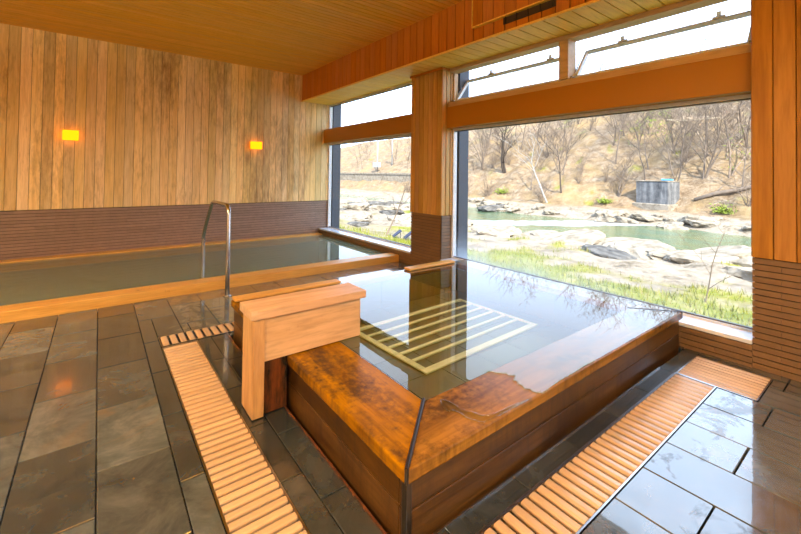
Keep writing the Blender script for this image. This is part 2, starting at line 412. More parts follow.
for k in range(-15, 14):
    xa, xb = .02+PX*k, .02+PX*(k+1)
    ph = (2.34 if k % 2 == 0 else 2.04) - PYL*12
    for j in range(0, 24):
        ya, yb = ph+PYL*j, ph+PYL*(j+1)
        r = (max(xa, XL), min(xb, XW), max(ya, YR), min(yb, PY0))
        if r[1]-r[0] < .01 or r[3]-r[2] < .01: continue
        rs = [r]
        for h in holes: rs = [q for s in rs for q in subtract(s, h)]
        rnd = (random.random(), random.random(), random.random())
        dry = [q for q in rs]
        for h in kerb: dry = [q for s in dry for q in subtract(s, h)]
        def put(mb, q, z, rn):
            g = .0022
            if q[1]-q[0] > .015 and q[3]-q[2] > .015:
                dz = random.uniform(-.0008, .0008)
                mb.box(q[0]+g, q[1]-g, q[2]+g*1.6, q[3]-g*1.6, -.05, z+dz, rn)
        for q in dry: put(tl, q, 0, rnd)
# the darker wet paving between the bath and the drains
for (x0, x1, y0, y1) in kerb:
    rs = [(x0, x1, y0, y1)]
    for h in holes: rs = [q for s in rs for q in subtract(s, h)]
    for q in rs:
        if q[1]-q[0] > q[3]-q[2]:
            n = max(1, round((q[1]-q[0])/.45)); 
            for i in range(n): put(tw, (q[0]+(q[1]-q[0])*i/n, q[0]+(q[1]-q[0])*(i+1)/n, q[2], q[3]), -.004, None)
        else:
            n = max(1, round((q[3]-q[2])/.5))
            for i in range(n): put(tw, (q[0], q[1], q[2]+(q[3]-q[2])*i/n, q[2]+(q[3]-q[2])*(i+1)/n), -.004, None)
MB().box(.93, 3.37, 1.148, 1.155, -.05, .004).box(.69, 3.37, 1.051, 1.056, -.05, .003).build('edge_strip', M['steel'], FL)
MB().box(.922, .931, 1.148, 3.7, -.05, .004).build('edge_strip', M['wet_wood'], FL)
tl.build('slate_tiles', M['slate'], FL, bevel=.003, seg=1)
tw.build('wet_kerb_tiles', M['slate_wet'], FL, bevel=.003, seg=1)

# ------------------------------------------------------------------ drain gratings
def grating(x0, x1, y0, y1, across, pitch, label, barw=.72):
    """across: axis the bars lie along"""
    g = empty('drain_grating', ((x0+x1)/2, (y0+y1)/2, 0), label, 'drain grating', None)
    f = MB(); w = .008
    f.box(x0, x0+w, y0, y1, -.045, .002); f.box(x1-w, x1, y0, y1, -.045, .002); f.box(x0+w, x1-w, y0, y0+w, -.045, .002); f.box(x0+w, x1-w, y1-w, y1, -.045, .002)
    part(f, 'frame', M['steel'], g)
    b = MB()
    a0, a1 = (x0, x1) if across == 'y' else (y0, y1)
    c0, c1 = (y0+w+.002, y1-w-.002) if across == 'y' else (x0+w+.002, x1-w-.002)
    n = round((a1-a0-2*w)/pitch); p = (a1-a0-2*w)/n; hw = p*barw/2
    prof = [(-hw*.45, -.03), (-hw*.45, -.013), (-hw, -.009), (-hw, -.005), (-hw*.9, -.0005), (-hw*.5, .003), (hw*.5, .003), (hw*.9, -.0005), (hw, -.005), (hw, -.009), (hw*.45, -.013), (hw*.45, -.03)]
    for i in range(n):
        c = a0+w+p*(i+.5); k = len(prof)
        vs = []
        for e in (c0, c1):
            for (u, z) in prof: vs.append((c+u, e, z) if across == 'y' else (e, c+u, z))
        fs = [tuple(range(k)), tuple(range(k, 2*k))[::-1]] + [(q, (q+1) % k, (q+1) % k+k, q+k) for q in range(k)]
        b.add(vs, fs)
    part(b, 'bars', M['grate'], g)
    t = MB(); t.box(x0+w, x1-w, y0+w, y1-w, -.040, -.034); part(t, 'channel', M['black'], g)
    return g
grating(.43, .69, -.6, 3.68, 'x', .052, 'long cream slatted drain grating in the slate floor left of the wooden bath')
grating(.43, 2.2, 3.70, 3.93, 'y', .066, 'short cream drain grating with wider slats running behind the wooden spout box')
grating(.80, 3.37, 0.81, 1.05, 'y', .061, 'long cream drain grating along the right side of the wooden bath')
grating(3.37, 3.84, .60, 1.05, 'y', .050, 'square cream drain grating under the window beside the tiled pillar')

# ------------------------------------------------------------------ large bath along the back wall
LB = empty('large_bath', (0, 6.5, 0), 'long tiled bath with pale wooden curb along the back wall', 'bath')
m = MB()
m.box(XL+.005, XW-.005, PY0+.22, YB-.005, -.72, -.62); m.box(XL+.005, XW-.005, PY0+.0, PY0+.22, -.72, -.035); 
m.box(XL+.005, XW-.005, YB-.03, YB-.005, -.62, -.055)
X = XL
part(m, 'basin', M['pool_tile'], LB)
m = MB()
for i in range(14): 
    for j in range(4):
        xa = XL+.02+i*.60; ya = PY0+.25+j*.66
        m.box(xa, min(xa+.588, XW-.02), ya, ya+.648, -.62, -.60)
part(m, 'basin_tiles', M['pool_tile'], LB)
m = MB(); m.box(XL+.005, XW-.005, PY0, PY0+.235, -.03, .105); part(m, 'front_curb', M['curb'], LB, bevel=.008)
m = MB(); m.box(XL+.005, XW-.005, YB-.20, YB-.006, -.05, .098); part(m, 'rear_curb', M['curb'], LB, bevel=.006)
m = MB(); m.add([(XL+.01, PY0+.237, .080), (XW-.005, PY0+.237, .080), (XW-.005, YB-.202, .080), (XL+.01, YB-.202, .080)], [(0,1,2,3)])
o = m.build('large_bath_water', M['poolwater']); tag(o, 'still grey green hot water filling the long bath by the back wall', 'water', kind='stuff')

# handrail
m = MB(); X = 1.2
pts = [(X,4.80,.0),(X,4.80,.5),(X,4.80,.93),(X,4.812,.985),(X,4.85,1.02),(X,4.91,1.035),(X,5.2,1.035),(X,5.56,1.03),(X,5.63,1.012),(X,5.69,.97),(X,5.93,.75),(X,6.11,.55),(X,6.135,.50),(X,6.14,.45),(X,6.14,.0),(X,6.14,-.60)]
HR = empty('handrail', (X, 4.8, 0), 'bent stainless steel handrail stepping over the pale curb into the long bath', 'handrail')
part(m.tube(pts, .024, 14), 'rail_pipe', M['steel'], HR)
m = MB(); m.tube([(X,4.80,0),(X,4.80,.008)], .045, 20); part(m, 'floor_flange', M['steel'], HR)

# ------------------------------------------------------------------ wooden bath
WB = empty('wooden_bath', (TX0, TY0, 0), 'square wooden bath with broad wet orange rim beside the big window', 'bath')
RL, RF, RR, RB = .36, .315, .265, .12        # rim widths: left, front, window side, rear
ix0, ix1, iy0, iy1 = TX0+RL, TX1-RR, TY0+RF, TY1-RB
zr0 = ZR-.058
def rim(poly, mat):
    mb = MB(); mb.prism(poly, zr0, ZR); part(mb, 'rim_board', M[mat], WB, bevel=.007)
g = .004
rim([(TX0,TY0+g),(ix0-g,iy0),(ix0-g,iy1),(TX0,TY1-g)], 'rim_y')
rim([(TX0+g,TY0),(TX1-g,TY0),(ix1,iy0-g),(ix0,iy0-g)], 'rim')
rim([(TX1,TY0+g),(TX1,TY1-g),(ix1+g,iy1),(ix1+g,iy0)], 'rim_y')
rim([(TX0+g,TY1),(TX1-g,TY1),(ix1,iy1+g),(ix0,iy1+g)], 'rim')
e = .022
for (za, zb) in ((-.06, .118), (.123, zr0-.002)):
    part(MB().box(TX0+e, TX1-.01, TY0+e, TY0+.07, za, zb), 'side_board', M['side'], WB, bevel=.004)
    part(MB().box(TX0+e, TX0+.07, TY0+.072, TY1-.02, za, zb), 'side_board', M['side'], WB, bevel=.004)
    part(MB().box(TX1-.06, TX1-.01, TY0+.072, TY1-.02, za, zb), 'side_board', M['side'], WB, bevel=.004)
    part(MB().box(TX0+.072, TX1-.062, TY1-.06, TY1-.02, za, zb), 'side_board', M['side'], WB, bevel=.004)
for xa, xb in ((TX0+.006, 1.97), (2.86, 3.60)):
    part(MB().box(xa, xb, TY1-.115, TY1-.004, ZR+.0055, ZR+.032), 'rim_cap', M['curb'], WB, bevel=.008)
# mitre joints
def strip(x0, y0, x1, y1, w, z0, z1, mat, name):
    d = Vector((x1-x0, y1-y0)).normalized(); nrm = Vector((-d.y, d.x))*w/2
    mb = MB(); mb.prism([(x0+nrm.x,y0+nrm.y),(x1+nrm.x,y1+nrm.y),(x1-nrm.x,y1-nrm.y),(x0-nrm.x,y0-nrm.y)], z0, z1)
    return part(mb, name, M[mat], WB, bevel=.004)
strip(TX0-.004, TY0-.004, ix0, iy0, .015, ZR-.05, ZR+.014, 'black', 'mitre_joint')
strip(TX1, TY0, ix1, iy0, .012, ZR-.05, ZR+.006, 'black', 'mitre_joint')
part(MB().box(TX0+.004, TX0+.034, TY0+.004, TY0+.034, -.06, ZR-.03), 'corner_joint', M['black'], WB, bevel=.004)
# basin
zf = -.03
m = MB(); m.box(ix0-.02, ix0, iy0-.02, iy1+.02, zf-.1, zr0-.002); m.box(ix1, ix1+.02, iy0-.02, iy1+.02, zf-.1, zr0-.002)
m.box(ix0, ix1, iy0-.02, iy0, zf-.1, zr0-.002); m.box(ix0, ix1, iy1, iy1+.02, zf-.1, zr0-.002); m.box(ix0, ix1, iy0, iy1, zf-.1, zf-.012)
part(m, 'basin', M['grout'], WB)
m = MB(); sx, sy = .386, .34
for i in range(6):
    for j in range(6):
        xa, ya = ix0+.004+i*(ix1-ix0-.008)/6, iy0+.004+j*(iy1-iy0-.008)/6
        m.box(xa+.003, xa+(ix1-ix0-.008)/6-.003, ya+.003, ya+(iy1-iy0-.008)/6-.003, zf-.012, zf)
for i in range(6):
    xa = ix0+.004+i*(ix1-ix0-.008)/6; xb = xa+(ix1-ix0-.008)/6-.005
    m.box(xa, xb, iy1-.008, iy1, zf+.002, zr0-.004); m.box(xa, xb, iy0, iy0+.008, zf+.002, zr0-.004)
    ya = iy0+.012+i*(iy1-iy0-.024)/6; yb = ya+(iy1-iy0-.024)/6-.005
    m.box(ix1-.008, ix1, ya, yb, zf+.002, zr0-.004); m.box(ix0, ix0+.008, ya, yb, zf+.002, zr0-.004)
part(m, 'basin_tiles', M['bath_tile'], WB)

# brimming water, flowing over the rim; it draws back from the near corner
def wob(x, y, a=.012): return a*mnoise.noise(Vector((x*5, y*5, 1.7)))
N = 40
edge = [(1.83,1.156),(1.95,1.146+.02)]
for i in range(N+1):
    x = 2.0+(TX1-.012-2.0)*i/N; edge.append((x, TY0+.010+abs(wob(x, 0, .012))))
for i in range(N+1):
    y = TY0+.014+(TY1-.03-TY0)*i/N; edge.append((TX1-.010, y))
for i in range(N+1):
    x = TX1-.012+(ix0-TX1+.012)*i/N; edge.append((x, TY1-.012))
edge += [(ix0+.004, TY1-.03), (ix0-.012, 3.2), (ix0-.006, 2.8), (ix0-.014, 2.2), (ix0-.008, 1.9), (ix0-.012, 1.62), (ix0-.008, iy0-.012), (1.45, iy0-.008), (1.62, iy0-.016), (1.76, iy0-.010)]
shore = [(1.786,1.465),(1.80,1.43),(1.845,1.39),(1.835,1.375),(1.869,1.346),(1.85,1.335),(1.811,1.323),(1.825,1.30),(1.80,1.285),(1.807,1.263),(1.79,1.235),(1.815,1.215),(1.80,1.195),(1.808,1.179)]
edge += shore
m = MB(); n = len(edge); m.add([(p[0], p[1], ZR+.003) for p in edge], [tuple(range(n))])
m.tube([(p[0], p[1], ZR+.0025) for p in [(1.76, iy0-.010)] + shore + edge[:12]], .0045, 6)   # rounded lip of the water film
pud = [(1.369,1.424),(1.345,1.40),(1.335,1.37),(1.324,1.335),(1.35,1.325),(1.365,1.29),(1.36,1.25),(1.381,1.20),(1.40,1.176),(1.50,1.168),(1.62,1.165),(1.74,1.163),(1.62,1.178),(1.48,1.19),(1.43,1.215),(1.42,1.25),(1.40,1.28),(1.385,1.31),(1.39,1.345),(1.385,1.39)]
m.add([(p[0], p[1], ZR+.003) for p in pud], [tuple(range(len(pud)))])
m.tube([(p[0], p[1], ZR+.002) for p in pud+pud[:1]], .004, 6)                                # a run of water left on the near corner
o = m.build('bath_water', M['bathwater']); tag(o, 'clear hot water brimming over the wooden bath and mirroring the window', 'water', kind='stuff')

# submerged lattice
LA = empty('slatted_lattice', (2.63, 2.665, zf), 'pale slatted wooden lattice lying on the floor of the wooden bath', 'lattice')
import math as _m
def lat(mb, x0, x1, y0, y1): mb.box(x0-2.6, x1-2.6, y0-2.6, y1-2.6, .002, .016); return mb
lx0, lx1, ly0, ly1 = 1.86, 3.36, 2.11, 3.11
for a, b in ((ly0, ly0+.062), (ly1-.05, ly1)): lat(MB(), lx0, lx1, a, b).build('side_rail', M['lattice'], LA, bevel=.003)
lat(MB(), lx0, lx0+.05, ly0+.064, ly1-.052).build('end_rail', M['lattice'], LA, bevel=.003)
lat(MB(), lx1-.035, lx1, ly0+.064, ly1-.052).build('end_rail', M['lattice'], LA, bevel=.003)
for i in range(5):
    c = ly0+.062+(ly1-.05-ly0-.062)*(i+1)/6
    lat(MB(), lx0+.052, lx1-.037, c-.015, c+.015).build('slat', M['lattice'], LA, bevel=.003)
LA.rotation_euler.z = math.radians(2.5)

# spout box straddling the rim
SB = empty('spout_box', (.75, 2.40, 0), 'pale wooden spout box with a thick lid straddling the left rim of the bath', 'spout box')
part(MB().box(.706, 1.475, 2.285, 2.525, .573, .622), 'lid', M['box_wood'], SB, bevel=.002)
part(MB().box(.722, .790, 2.300, 2.505, .001, .572), 'end_post', M['post_wood'], SB, bevel=.004)
part(MB().box(.791, 1.45, 2.315, 2.345, ZR+.006, .572), 'front_panel', M['box_wood'], SB, bevel=.003)
part(MB().box(.791, 1.45, 2.470, 2.500, ZR+.006, .572), 'rear_panel', M['box_wood'], SB, bevel=.003)
part(MB().box(1.425, 1.45, 2.347, 2.468, ZR+.10, .572), 'mouth_board', M['box_wood'], SB, bevel=.003)
part(MB().box(.791, TX0-.003, 2.325, 2.350, .001, ZR+.004), 'lower_panel', M['wet_wood'], SB, bevel=.003)
part(MB().box(.791, TX0-.003, 2.475, 2.500, .001, ZR+.004), 'lower_panel', M['wet_wood'], SB, bevel=.003)

# ------------------------------------------------------------------ wall lamps
def wall_lamp(x0, x1, z0, z1, label):
    w = empty('wall_lamp', ((x0+x1)/2, YB-.014, (z0+z1)/2), label, 'wall lamp', 'square wall lamps')
    part(MB().box(x0+.02, x1-.02, YB-.030, YB-.0145, z0+.02, z1-.02), 'back_plate', M['fascia_wood'], w)
    part(MB().box(x0, x1, YB-.105, YB-.031, z0, z1), 'lamp_shade', M['lamp'], w, bevel=.004)
wall_lamp(-.46, -.265, 1.895, 2.05, 'small glowing yellow lamp alone on the planks farther from the window')
wall_lamp(2.40, 2.61, 1.90, 2.048, 'small glowing yellow lamp on the planks nearer the window and above the handrail')

# fascia access panel and vent
ap = empty('access_panel', (3.46, 2.5, 3.36), 'raised orange boarded panel fixed to the fascia near the ceiling', 'panel')
m = MB(); boards(m, 'y', 1.60, 3.115, .150, .006, lambda a, b: m.box(3.435, 3.478, a, b, 3.165, ZC-.014)); part(m, 'panel_boards', M['fascia_wood'], ap, bevel=.002, seg=1)
m = MB(); m.box(3.43, 3.478, 1.60, 3.12, 3.150, 3.164); m.box(3.43, 3.478, 3.116, 3.124, 3.150, ZC-.014); part(m, 'edge_trim', M['soffit_wood'], ap)
av = empty('dark_slot_strip', (3.46, 2.4, 3.11), 'dark slotted vent tucked under the raised fascia panel', 'plate')
m = MB(); m.box(3.470, 3.4795, 2.08, 2.70, 3.075, 3.149); vp = part(m, 'slotted_plate', M['plate'], av)  # dark finned strip just below the raised panel
for i in range(5): part(MB().box(3.462, 3.4695, 2.10+i*.14, 2.112+i*.14, 3.075, 3.149), 'fin', M['black'], vp)

# pendant lamps added behind the camera to brighten the room, down and up
def fill(x, y, power, label):
    zb = 2.75
    c = empty('fill_lamp', (x, y, ZC-.013), label, 'pendant lamp', 'pendant lamps')
    part(MB().tube([(x, y, ZC-.013), (x, y, ZC-.05)], .06, 16), 'canopy', M['frame'], c)
    part(MB().tube([(x, y, ZC-.05), (x, y, zb+.16)], .008, 8), 'rod', M['steel'], c)
    f = MB(); w = .55
    for q in (-1, 1):
        f.box(x+q*w, x+q*(w+.03), y-w-.03, y+w+.03, zb, zb+.16); f.box(x-w, x+w, y+q*w, y+q*(w+.03), zb, zb+.16)
    f.box(x-w, x+w, y-.02, y+.02, zb+.12, zb+.15)
    part(f, 'frame', M['pale_wood'], c)
    part(MB().box(x-w, x+w, y-w, y+w, zb+.06, zb+.09), 'diffuser', M['fill_panel'], c)
    for (dz, k, rx, col) in ((.05, 1.0, 0, (1.0, .87, .68)), (.155, 1.7, PI, (1.0, .80, .46))):
        l = bpy.data.lights.new('lamp', 'AREA'); l.shape = 'SQUARE'; l.size = 1.0; l.energy = power*k; l.color = col
        lo = bpy.data.objects.new('lamp', l); C.objects.link(lo); lo.parent = c; lo.location = (0, 0, zb+dz-(ZC-.013)); lo.rotation_euler = (rx, 0, 0)
for (x, y, p) in ((-2.3, 3.0, 140), (-2.3, -.8, 130), (.6, -1.4, 130)):
    fill(x, y, p, 'square pendant lamp added outside the view')

# ------------------------------------------------------------------ outdoors
def lerp_poly(poly, y):
    if y <= poly[0][1]: return poly[0][0]
    for a, b in zip(poly, poly[1:]):
        if y <= b[1]: return a[0]+(b[0]-a[0])*(y-a[1])/(b[1]-a[1])
    return poly[-1][0]
NEAR = [(18.8,-15),(18.5,3.5),(18.9,5.0),(19.7,7.6),(20.0,9.5),(18.9,11),(18.4,13.2),(17.6,15.5),(19.5,19),(24,25),(26.5,32),(27,45),(28,90)]
FAR = [(30,-15),(30.7,5.8),(31.3,8.4),(31.9,12),(31,17),(30.4,22),(31.5,28),(32,45),(33,90)]
def sm(t): t = max(0, min(1, t)); return t*t*(3-2*t)
def nz(x, y, s, k=0.0): return mnoise.noise(Vector((x*s, y*s, k)))
def fbm(x, y, s, k=0.0): return nz(x, y, s, k)+.5*nz(x, y, s*2.1, k+3)+.25*nz(x, y, s*4.3, k+6)
def height(x, y):
    a, b = lerp_poly(NEAR, y), lerp_poly(FAR, y)
    a += .8*nz(0, y, .5, 2); b += .8*nz(0, y, .5, 9)
    if x < a:
        base = -.62 - .55*sm((x-6)/5) - .55*sm((x-11)/(a-11+.01))
        z = base + .10*fbm(x, y, .7) + .38*sm((x-11.5)/3)*max(0, fbm(x, y, .35, 5))*(1-sm((x-a+1.2)/1.2))
        return z - .6*sm((x-a+.7)/.7)
    if x < b:
        t = min(x-a, b-x); return -2.35 - .5*sm(t/2.5)
    t = x-b
    z = -2.1 + .75*sm(t/3.5) + .18*max(0, fbm(x, y, .6, 4))*sm(t/1.0)
    zmax = 27.0 - 8.0*sm((y-25)/50)
    h = .56*max(0, t-6.5)
    h = zmax*(1-math.exp(-h/zmax*1.25))
    return z + h + .55*sm((t-5)/10)*fbm(x, y, .14, 8) + .16*sm((t-4)/5)*fbm(x, y, .8, 1)
xs = []; x = 4.3
while x < 130: xs.append(x); x += .22 if x < 14 else (.34 if x < 40 else (.75 if x < 70 else 2.0))
ys = []; y = -14.0
while y < 120: ys.append(y); y += .32 if y < 24 else (.6 if y < 50 else 1.5)
me = bpy.data.meshes.new('riverbank_ground')
verts = []; cols = []
for yy in ys:
    a, b = lerp_poly(NEAR, yy), lerp_poly(FAR, yy)
    for xx in xs:
        verts.append((xx, yy, height(xx, yy)))
        n = fbm(xx, yy, .45, 11); n2 = fbm(xx, yy, 1.3, 15)
        if xx < a:
            grass = sm((11.5+3.2*n-xx)/1.6)
            if yy > 10.5: grass *= 1-.65*sm((yy-10.5)/2)
            grass = max(grass, sm((n-.28)/.2)*.9 if xx < a-1.5 else 0)
            rock = 1-grass; leaf = 0
        elif xx < b: grass, rock, leaf = 0, 1, 0
        else:
            t = xx-b; leaf = sm((t-2.5+1.5*n2)/3); rock = 1-leaf; grass = .8*sm((n-.55)/.2) if t > 1.5 else 0
            if t > 22: rock = max(rock, sm((n-.45)/.25)*.7)
        cols += [grass, rock, leaf, 1.0]
nx = len(xs)
faces = [(j*nx+i, j*nx+i+1, (j+1)*nx+i+1, (j+1)*nx+i) for j in range(len(ys)-1) for i in range(nx-1)]
me.from_pydata(verts, [], faces); at = me.attributes.new('zone', 'FLOAT_COLOR', 'POINT'); at.data.foreach_set('color', cols)
me.polygons.foreach_set('use_smooth', [True]*len(faces))
t = NT('riverbank'); co = t.coord(); za = t.n('ShaderNodeAttribute', attribute_name='zone'); sp = t.n('ShaderNodeSeparateColor'); t.l(za.outputs['Color'], sp.inputs[0])
n1 = t.noise(co, 1.2, 8, .65, .5); n2 = t.noise(co, 5, 6, .7); n3 = t.noise(co, .25, 5, .6, 1.0)
soil = t.ramp(t.math('ADD', t.math('MULTIPLY', n1, .6), t.math('MULTIPLY', n2, .4)), [(.34, (.09,.058,.038)), (.48, (.19,.132,.083)), (.62, (.29,.225,.16))])
soil = t.mix(t.ramp(n3, [(.45, 0.0), (.65, .65)]), soil, c4((.26,.175,.080)))
rockc = t.ramp(t.math('ADD', t.math('MULTIPLY', n1, .5), t.math('MULTIPLY', n2, .5)), [(.36, (.075,.058,.04)), (.47, (.21,.172,.13)), (.62, (.29,.25,.20))])
grassc = t.ramp(t.math('ADD', t.math('MULTIPLY', n1, .5), t.math('MULTIPLY', n2, .5)), [(.38, (.09,.11,.008)), (.5, (.18,.18,.022)), (.63, (.25,.215,.11))])
col = t.mix(sp.outputs[1], soil, rockc); col = t.mix(sp.outputs[0], col, grassc)
t.pbr(col, .95, 0, t.bump(t.math('ADD', n1, n2), .6, .15), .1)
me.materials.append(t.m)
o = bpy.data.objects.new('riverbank_ground', me); C.objects.link(o); tag(o, kind='structure')

# river
t = NT('river water'); co = t.coord()
n1 = t.noise(t.mapping(co, (.9, .35, 1)), 1.0, 5, .6, .6); sx = t.n('ShaderNodeSeparateXYZ'); t.l(co, sx.inputs[0])
fo_n = t.noise(t.mapping(co, (.55, .25, 1)), 1.0, 6, .65, 1.0)
# the rapid: a diagonal band of white water upstream
band = t.math('SUBTRACT', 1.0, t.math('DIVIDE', t.math('ABSOLUTE', t.math('SUBTRACT', t.math('ADD', sx.outputs[1], t.math('MULTIPLY', sx.outputs[0], .62)), 33.2)), 3.6), True)
foam = t.ramp(t.math('ADD', t.math('MULTIPLY', band, .55), t.math('MULTIPLY', fo_n, .6)), [(.52, 0.0), (.62, 1.0)])
wc = t.mix(t.ramp(n1, [(.35, 0.0), (.65, 1.0)]), c4((.060,.125,.080)), c4((.125,.135,.055)))
wc = t.mix(foam, wc, c4((.26,.26,.26)))
x = t.pbr(wc, t.math('ADD', .12, t.math('MULTIPLY', foam, .6)), 0, t.bump(t.math('ADD', n1, t.noise(t.mapping(co, (5, 2, 1)), 1.0, 4)), .35, .08), .35)
m = MB(); m.add([(10,-14,-2.05),(60,-14,-2.05),(60,118,-2.05),(10,118,-2.05)], [(0,1,2,3)])
o = m.build('river', t.m); tag(o, kind='structure')

# rocks
def rock_mesh(seed, name='rock'):
    bm = bmesh.new(); bmesh.ops.create_icosphere(bm, subdivisions=3, radius=1)
    for v in bm.verts:
        p = v.co.copy(); d = 1+.42*mnoise.noise(p*1.1+Vector((seed*7.3,0,0)))+.20*mnoise.noise(p*2.7+Vector((0,seed*5.1,0)))+.08*mnoise.noise(p*6+Vector((0,0,seed)))
        q = p*d
        q.z = max(min(q.z, .55+.1*mnoise.noise(p*2)), -.6); v.co = q
    me = bpy.data.meshes.new(name); bm.to_mesh(me); bm.free(); return me
def rock_mat(name, lo, hi):
    t = NT(name); co = t.coord(); n1 = t.noise(co, 2.2, 7, .65, .6)
    t.pbr(t.ramp(n1, [(.35, lo), (.62, hi)]), .9, 0, t.bump(n1, .6, .12), .1); return t.m
M['rock_pale'] = rock_mat('pale river rock', (.14,.115,.085), (.29,.25,.20)); M['rock_grey'] = rock_mat('grey river rock', (.045,.042,.040), (.14,.13,.12))
protos = []
for s in range(5):
    me = rock_mesh(s+1); me.materials.append(M['rock_pale']); protos.append(me)
dark = rock_mesh(9); dark.materials.append(M['rock_grey'])
def rock(me, x, y, s, sx, sz, label, group, lift=.15):
    o = bpy.data.objects.new('rock', me); C.objects.link(o); o.location = (x, y, max(height(x, y), -2.2)+s*sz*lift); o.rotation_euler = (random.uniform(-.15,.15), random.uniform(-.15,.15), random.uniform(0, 6.28))
    o.scale = (s*sx, s, s*sz); tag(o, label, 'rock', group); return o
R2 = random.Random(21)
for i in range(46):
    y = R2.uniform(0.5, 24); a = lerp_poly(NEAR, y); x = a - abs(R2.gauss(0, 2.4)) + .3
    rock(R2.choice(protos), x, y, R2.uniform(.35, 1.15), R2.uniform(.9, 1.6), R2.uniform(.35, .6), 'pale weathered rock among the boulders on the near riverbank', 'pale rocks on the near bank')
for i in range(60):
    y = R2.uniform(0, 40); b = lerp_poly(FAR, y); x = b + R2.uniform(-.5, 2.8)
    rock(R2.choice(protos), x, y, R2.uniform(.3, .95), R2.uniform(.8, 1.5), R2.uniform(.45, .7), 'pale rock at the foot of the hillside across the river', 'pale rocks on the far bank')
for i in range(26):
    y = R2.uniform(17, 38); x = y*.62 + R2.uniform(-2.5, 4.5)
    if x > lerp_poly(NEAR, y)-.3: continue
    rock(dark if i % 3 == 0 else R2.choice(protos), x, y, R2.uniform(.35, 1.0), R2.uniform(.9, 1.6), R2.uniform(.45, .7), 'grey rock on the stony flat seen through the small far window' if i % 3 == 0 else 'pale rock on the stony flat seen through the small far window', 'grey rocks on the stony flat' if i % 3 == 0 else 'pale rocks on the stony flat')
rock(dark, 13.9, 6.35, .62, 1.7, .42, 'darker grey slab rock on the grassy edge of the near bank', None)
rock(dark, 31.4, 25.6, 1.25, 1.5, .6, 'big dark grey boulder on the far bank below the pale leaning trunk', None)

# grass blades
gm = MB(); R3 = random.Random(5)
for i in range(15000):
    x, y = R3.uniform(5.2, 15.5), R3.uniform(-1, 15)
    n = fbm(x, y, .45, 11)
    if y > 11 and R3.random() > .4: continue
    if R3.random() > max(sm((11.5+3.2*n-x)/1.6), sm((n-.28)/.2)*.9): continue
    z = height(x, y); h = R3.uniform(.05, .17)*(1+.5*n); a = R3.uniform(0, 6.28); w = .012
    dx, dy = math.cos(a)*w, math.sin(a)*w; lx, ly = R3.uniform(-.06,.06), R3.uniform(-.06,.06)
    gm.add([(x-dx,y-dy,z-.01),(x+dx,y+dy,z-.01),(x+lx,y+ly,z+h)], [(0,1,2)], (R3.random(), R3.random(), 0))
t = NT('spring grass'); r = t.rnd(); sp = t.n('ShaderNodeSeparateColor'); t.l(r.outputs['Color'], sp.inputs[0])
t.pbr(t.ramp(sp.outputs[0], [(.1, (.095,.125,.006)), (.6, (.185,.195,.012)), (1.0, (.26,.22,.11))]), .8, 0, None, .1)
o = gm.build('grass', t.m); tag(o, 'short yellow green spring grass on the bank outside the big window', 'grass', kind='stuff')

# bare trees
def bark(name, c): return plain(name, c, .9, 0, 6, .35, .1, .2)
M['bark_grey'] = bark('grey brown bark', (.16,.125,.10)); M['bark_dark'] = bark('dark bark', (.075,.06,.05)); M['bark_pale'] = bark('pale birch bark', (.30,.28,.26)); M['bark_tan'] = bark('tan twigs', (.20,.15,.115))
M['leaf_green'] = plain('fresh leaves', (.16,.20,.03), .8, 0, 3, .3, .1); M['leaf_dark'] = plain('evergreen leaves', (.12,.22,.05), .8, 0, 3, .3, .1)
def tree_mb(seed, h, lean=(0,0), levels=4, r0=.10, spread=.55, first=.3, stems=1, kids=4, twig=.012):
    R = random.Random(seed); mb = MB(); tips = []
    def grow(p, d, L, r, lev):
        n = 5 if lev == 0 else 3
        pts = [p]; rs = [r]; q = p.copy(); dd = d.copy()
        for i in range(n):
            dd = (dd + Vector((R.gauss(0,.12), R.gauss(0,.12), R.gauss(.03,.06)))).normalized()
            q = q + dd*L/n; pts.append(q.copy()); rs.append(max(twig*.6, r*(1-.72*(i+1)/n)))
        mb.tube(pts, rs, 6 if lev == 0 else (4 if lev == 1 else 3), cap=False)
        if lev >= levels-1: tips.append(q.copy()); return
        k = kids + (2 if lev == 0 else 0)
        for j in range(k):
            u = first + (1-first)*(j+R.random())/k if lev == 0 else .25+.75*(j+R.random())/k
            i = min(int(u*n), n-1); f = u*n-i; bp = pts[i].lerp(pts[i+1], f)
            az = R.uniform(0, 6.28); side = Vector((math.cos(az), math.sin(az), R.uniform(.1,.6)))
            bd = (dd*(1-spread) + side*spread*1.25).normalized()
            grow(bp, bd, L*R.uniform(.42, .62), max(twig, rs[i]*.55), lev+1)
    for s in range(stems):
        d = Vector((lean[0]+(R.gauss(0,.22) if stems > 1 else 0), lean[1]+(R.gauss(0,.22) if stems > 1 else 0), 1)).normalized()
        grow(Vector((R.gauss(0,.06)*(stems > 1), R.gauss(0,.06)*(stems > 1), -.25)), d, h*(R.uniform(.75,1.1) if stems > 1 else 1), r0, 0)
    return mb, tips
def leaves_mb(tips, seed, n=14, s=.5, size=.09):
    R = random.Random(seed); mb = MB()
    for p in tips:
        for k in range(n):
            c = p + Vector((R.gauss(0,s), R.gauss(0,s), R.gauss(0,s*.7)))
            u = Vector((R.gauss(0,1), R.gauss(0,1), R.gauss(0,1))).normalized()*size; v = u.orthogonal()*.7
            mb.add([c-u, c+v*.5, c+u, c-v*.5], [(0,1,2,3)])
    return mb
def put_tree(mesh, x, y, s, rz, label, cat='tree', name='bare_tree', group=None):
    o = bpy.data.objects.new(name, mesh); C.objects.link(o); o.location = (x, y, height(x, y)); o.scale = (s, s, s); o.rotation_euler = (0, 0, rz)
    return tag(o, label, cat, group)
def proto(mb, mat):
    o = mb.build('tree_mesh', mat); me = o.data; bpy.data.objects.remove(o); return me
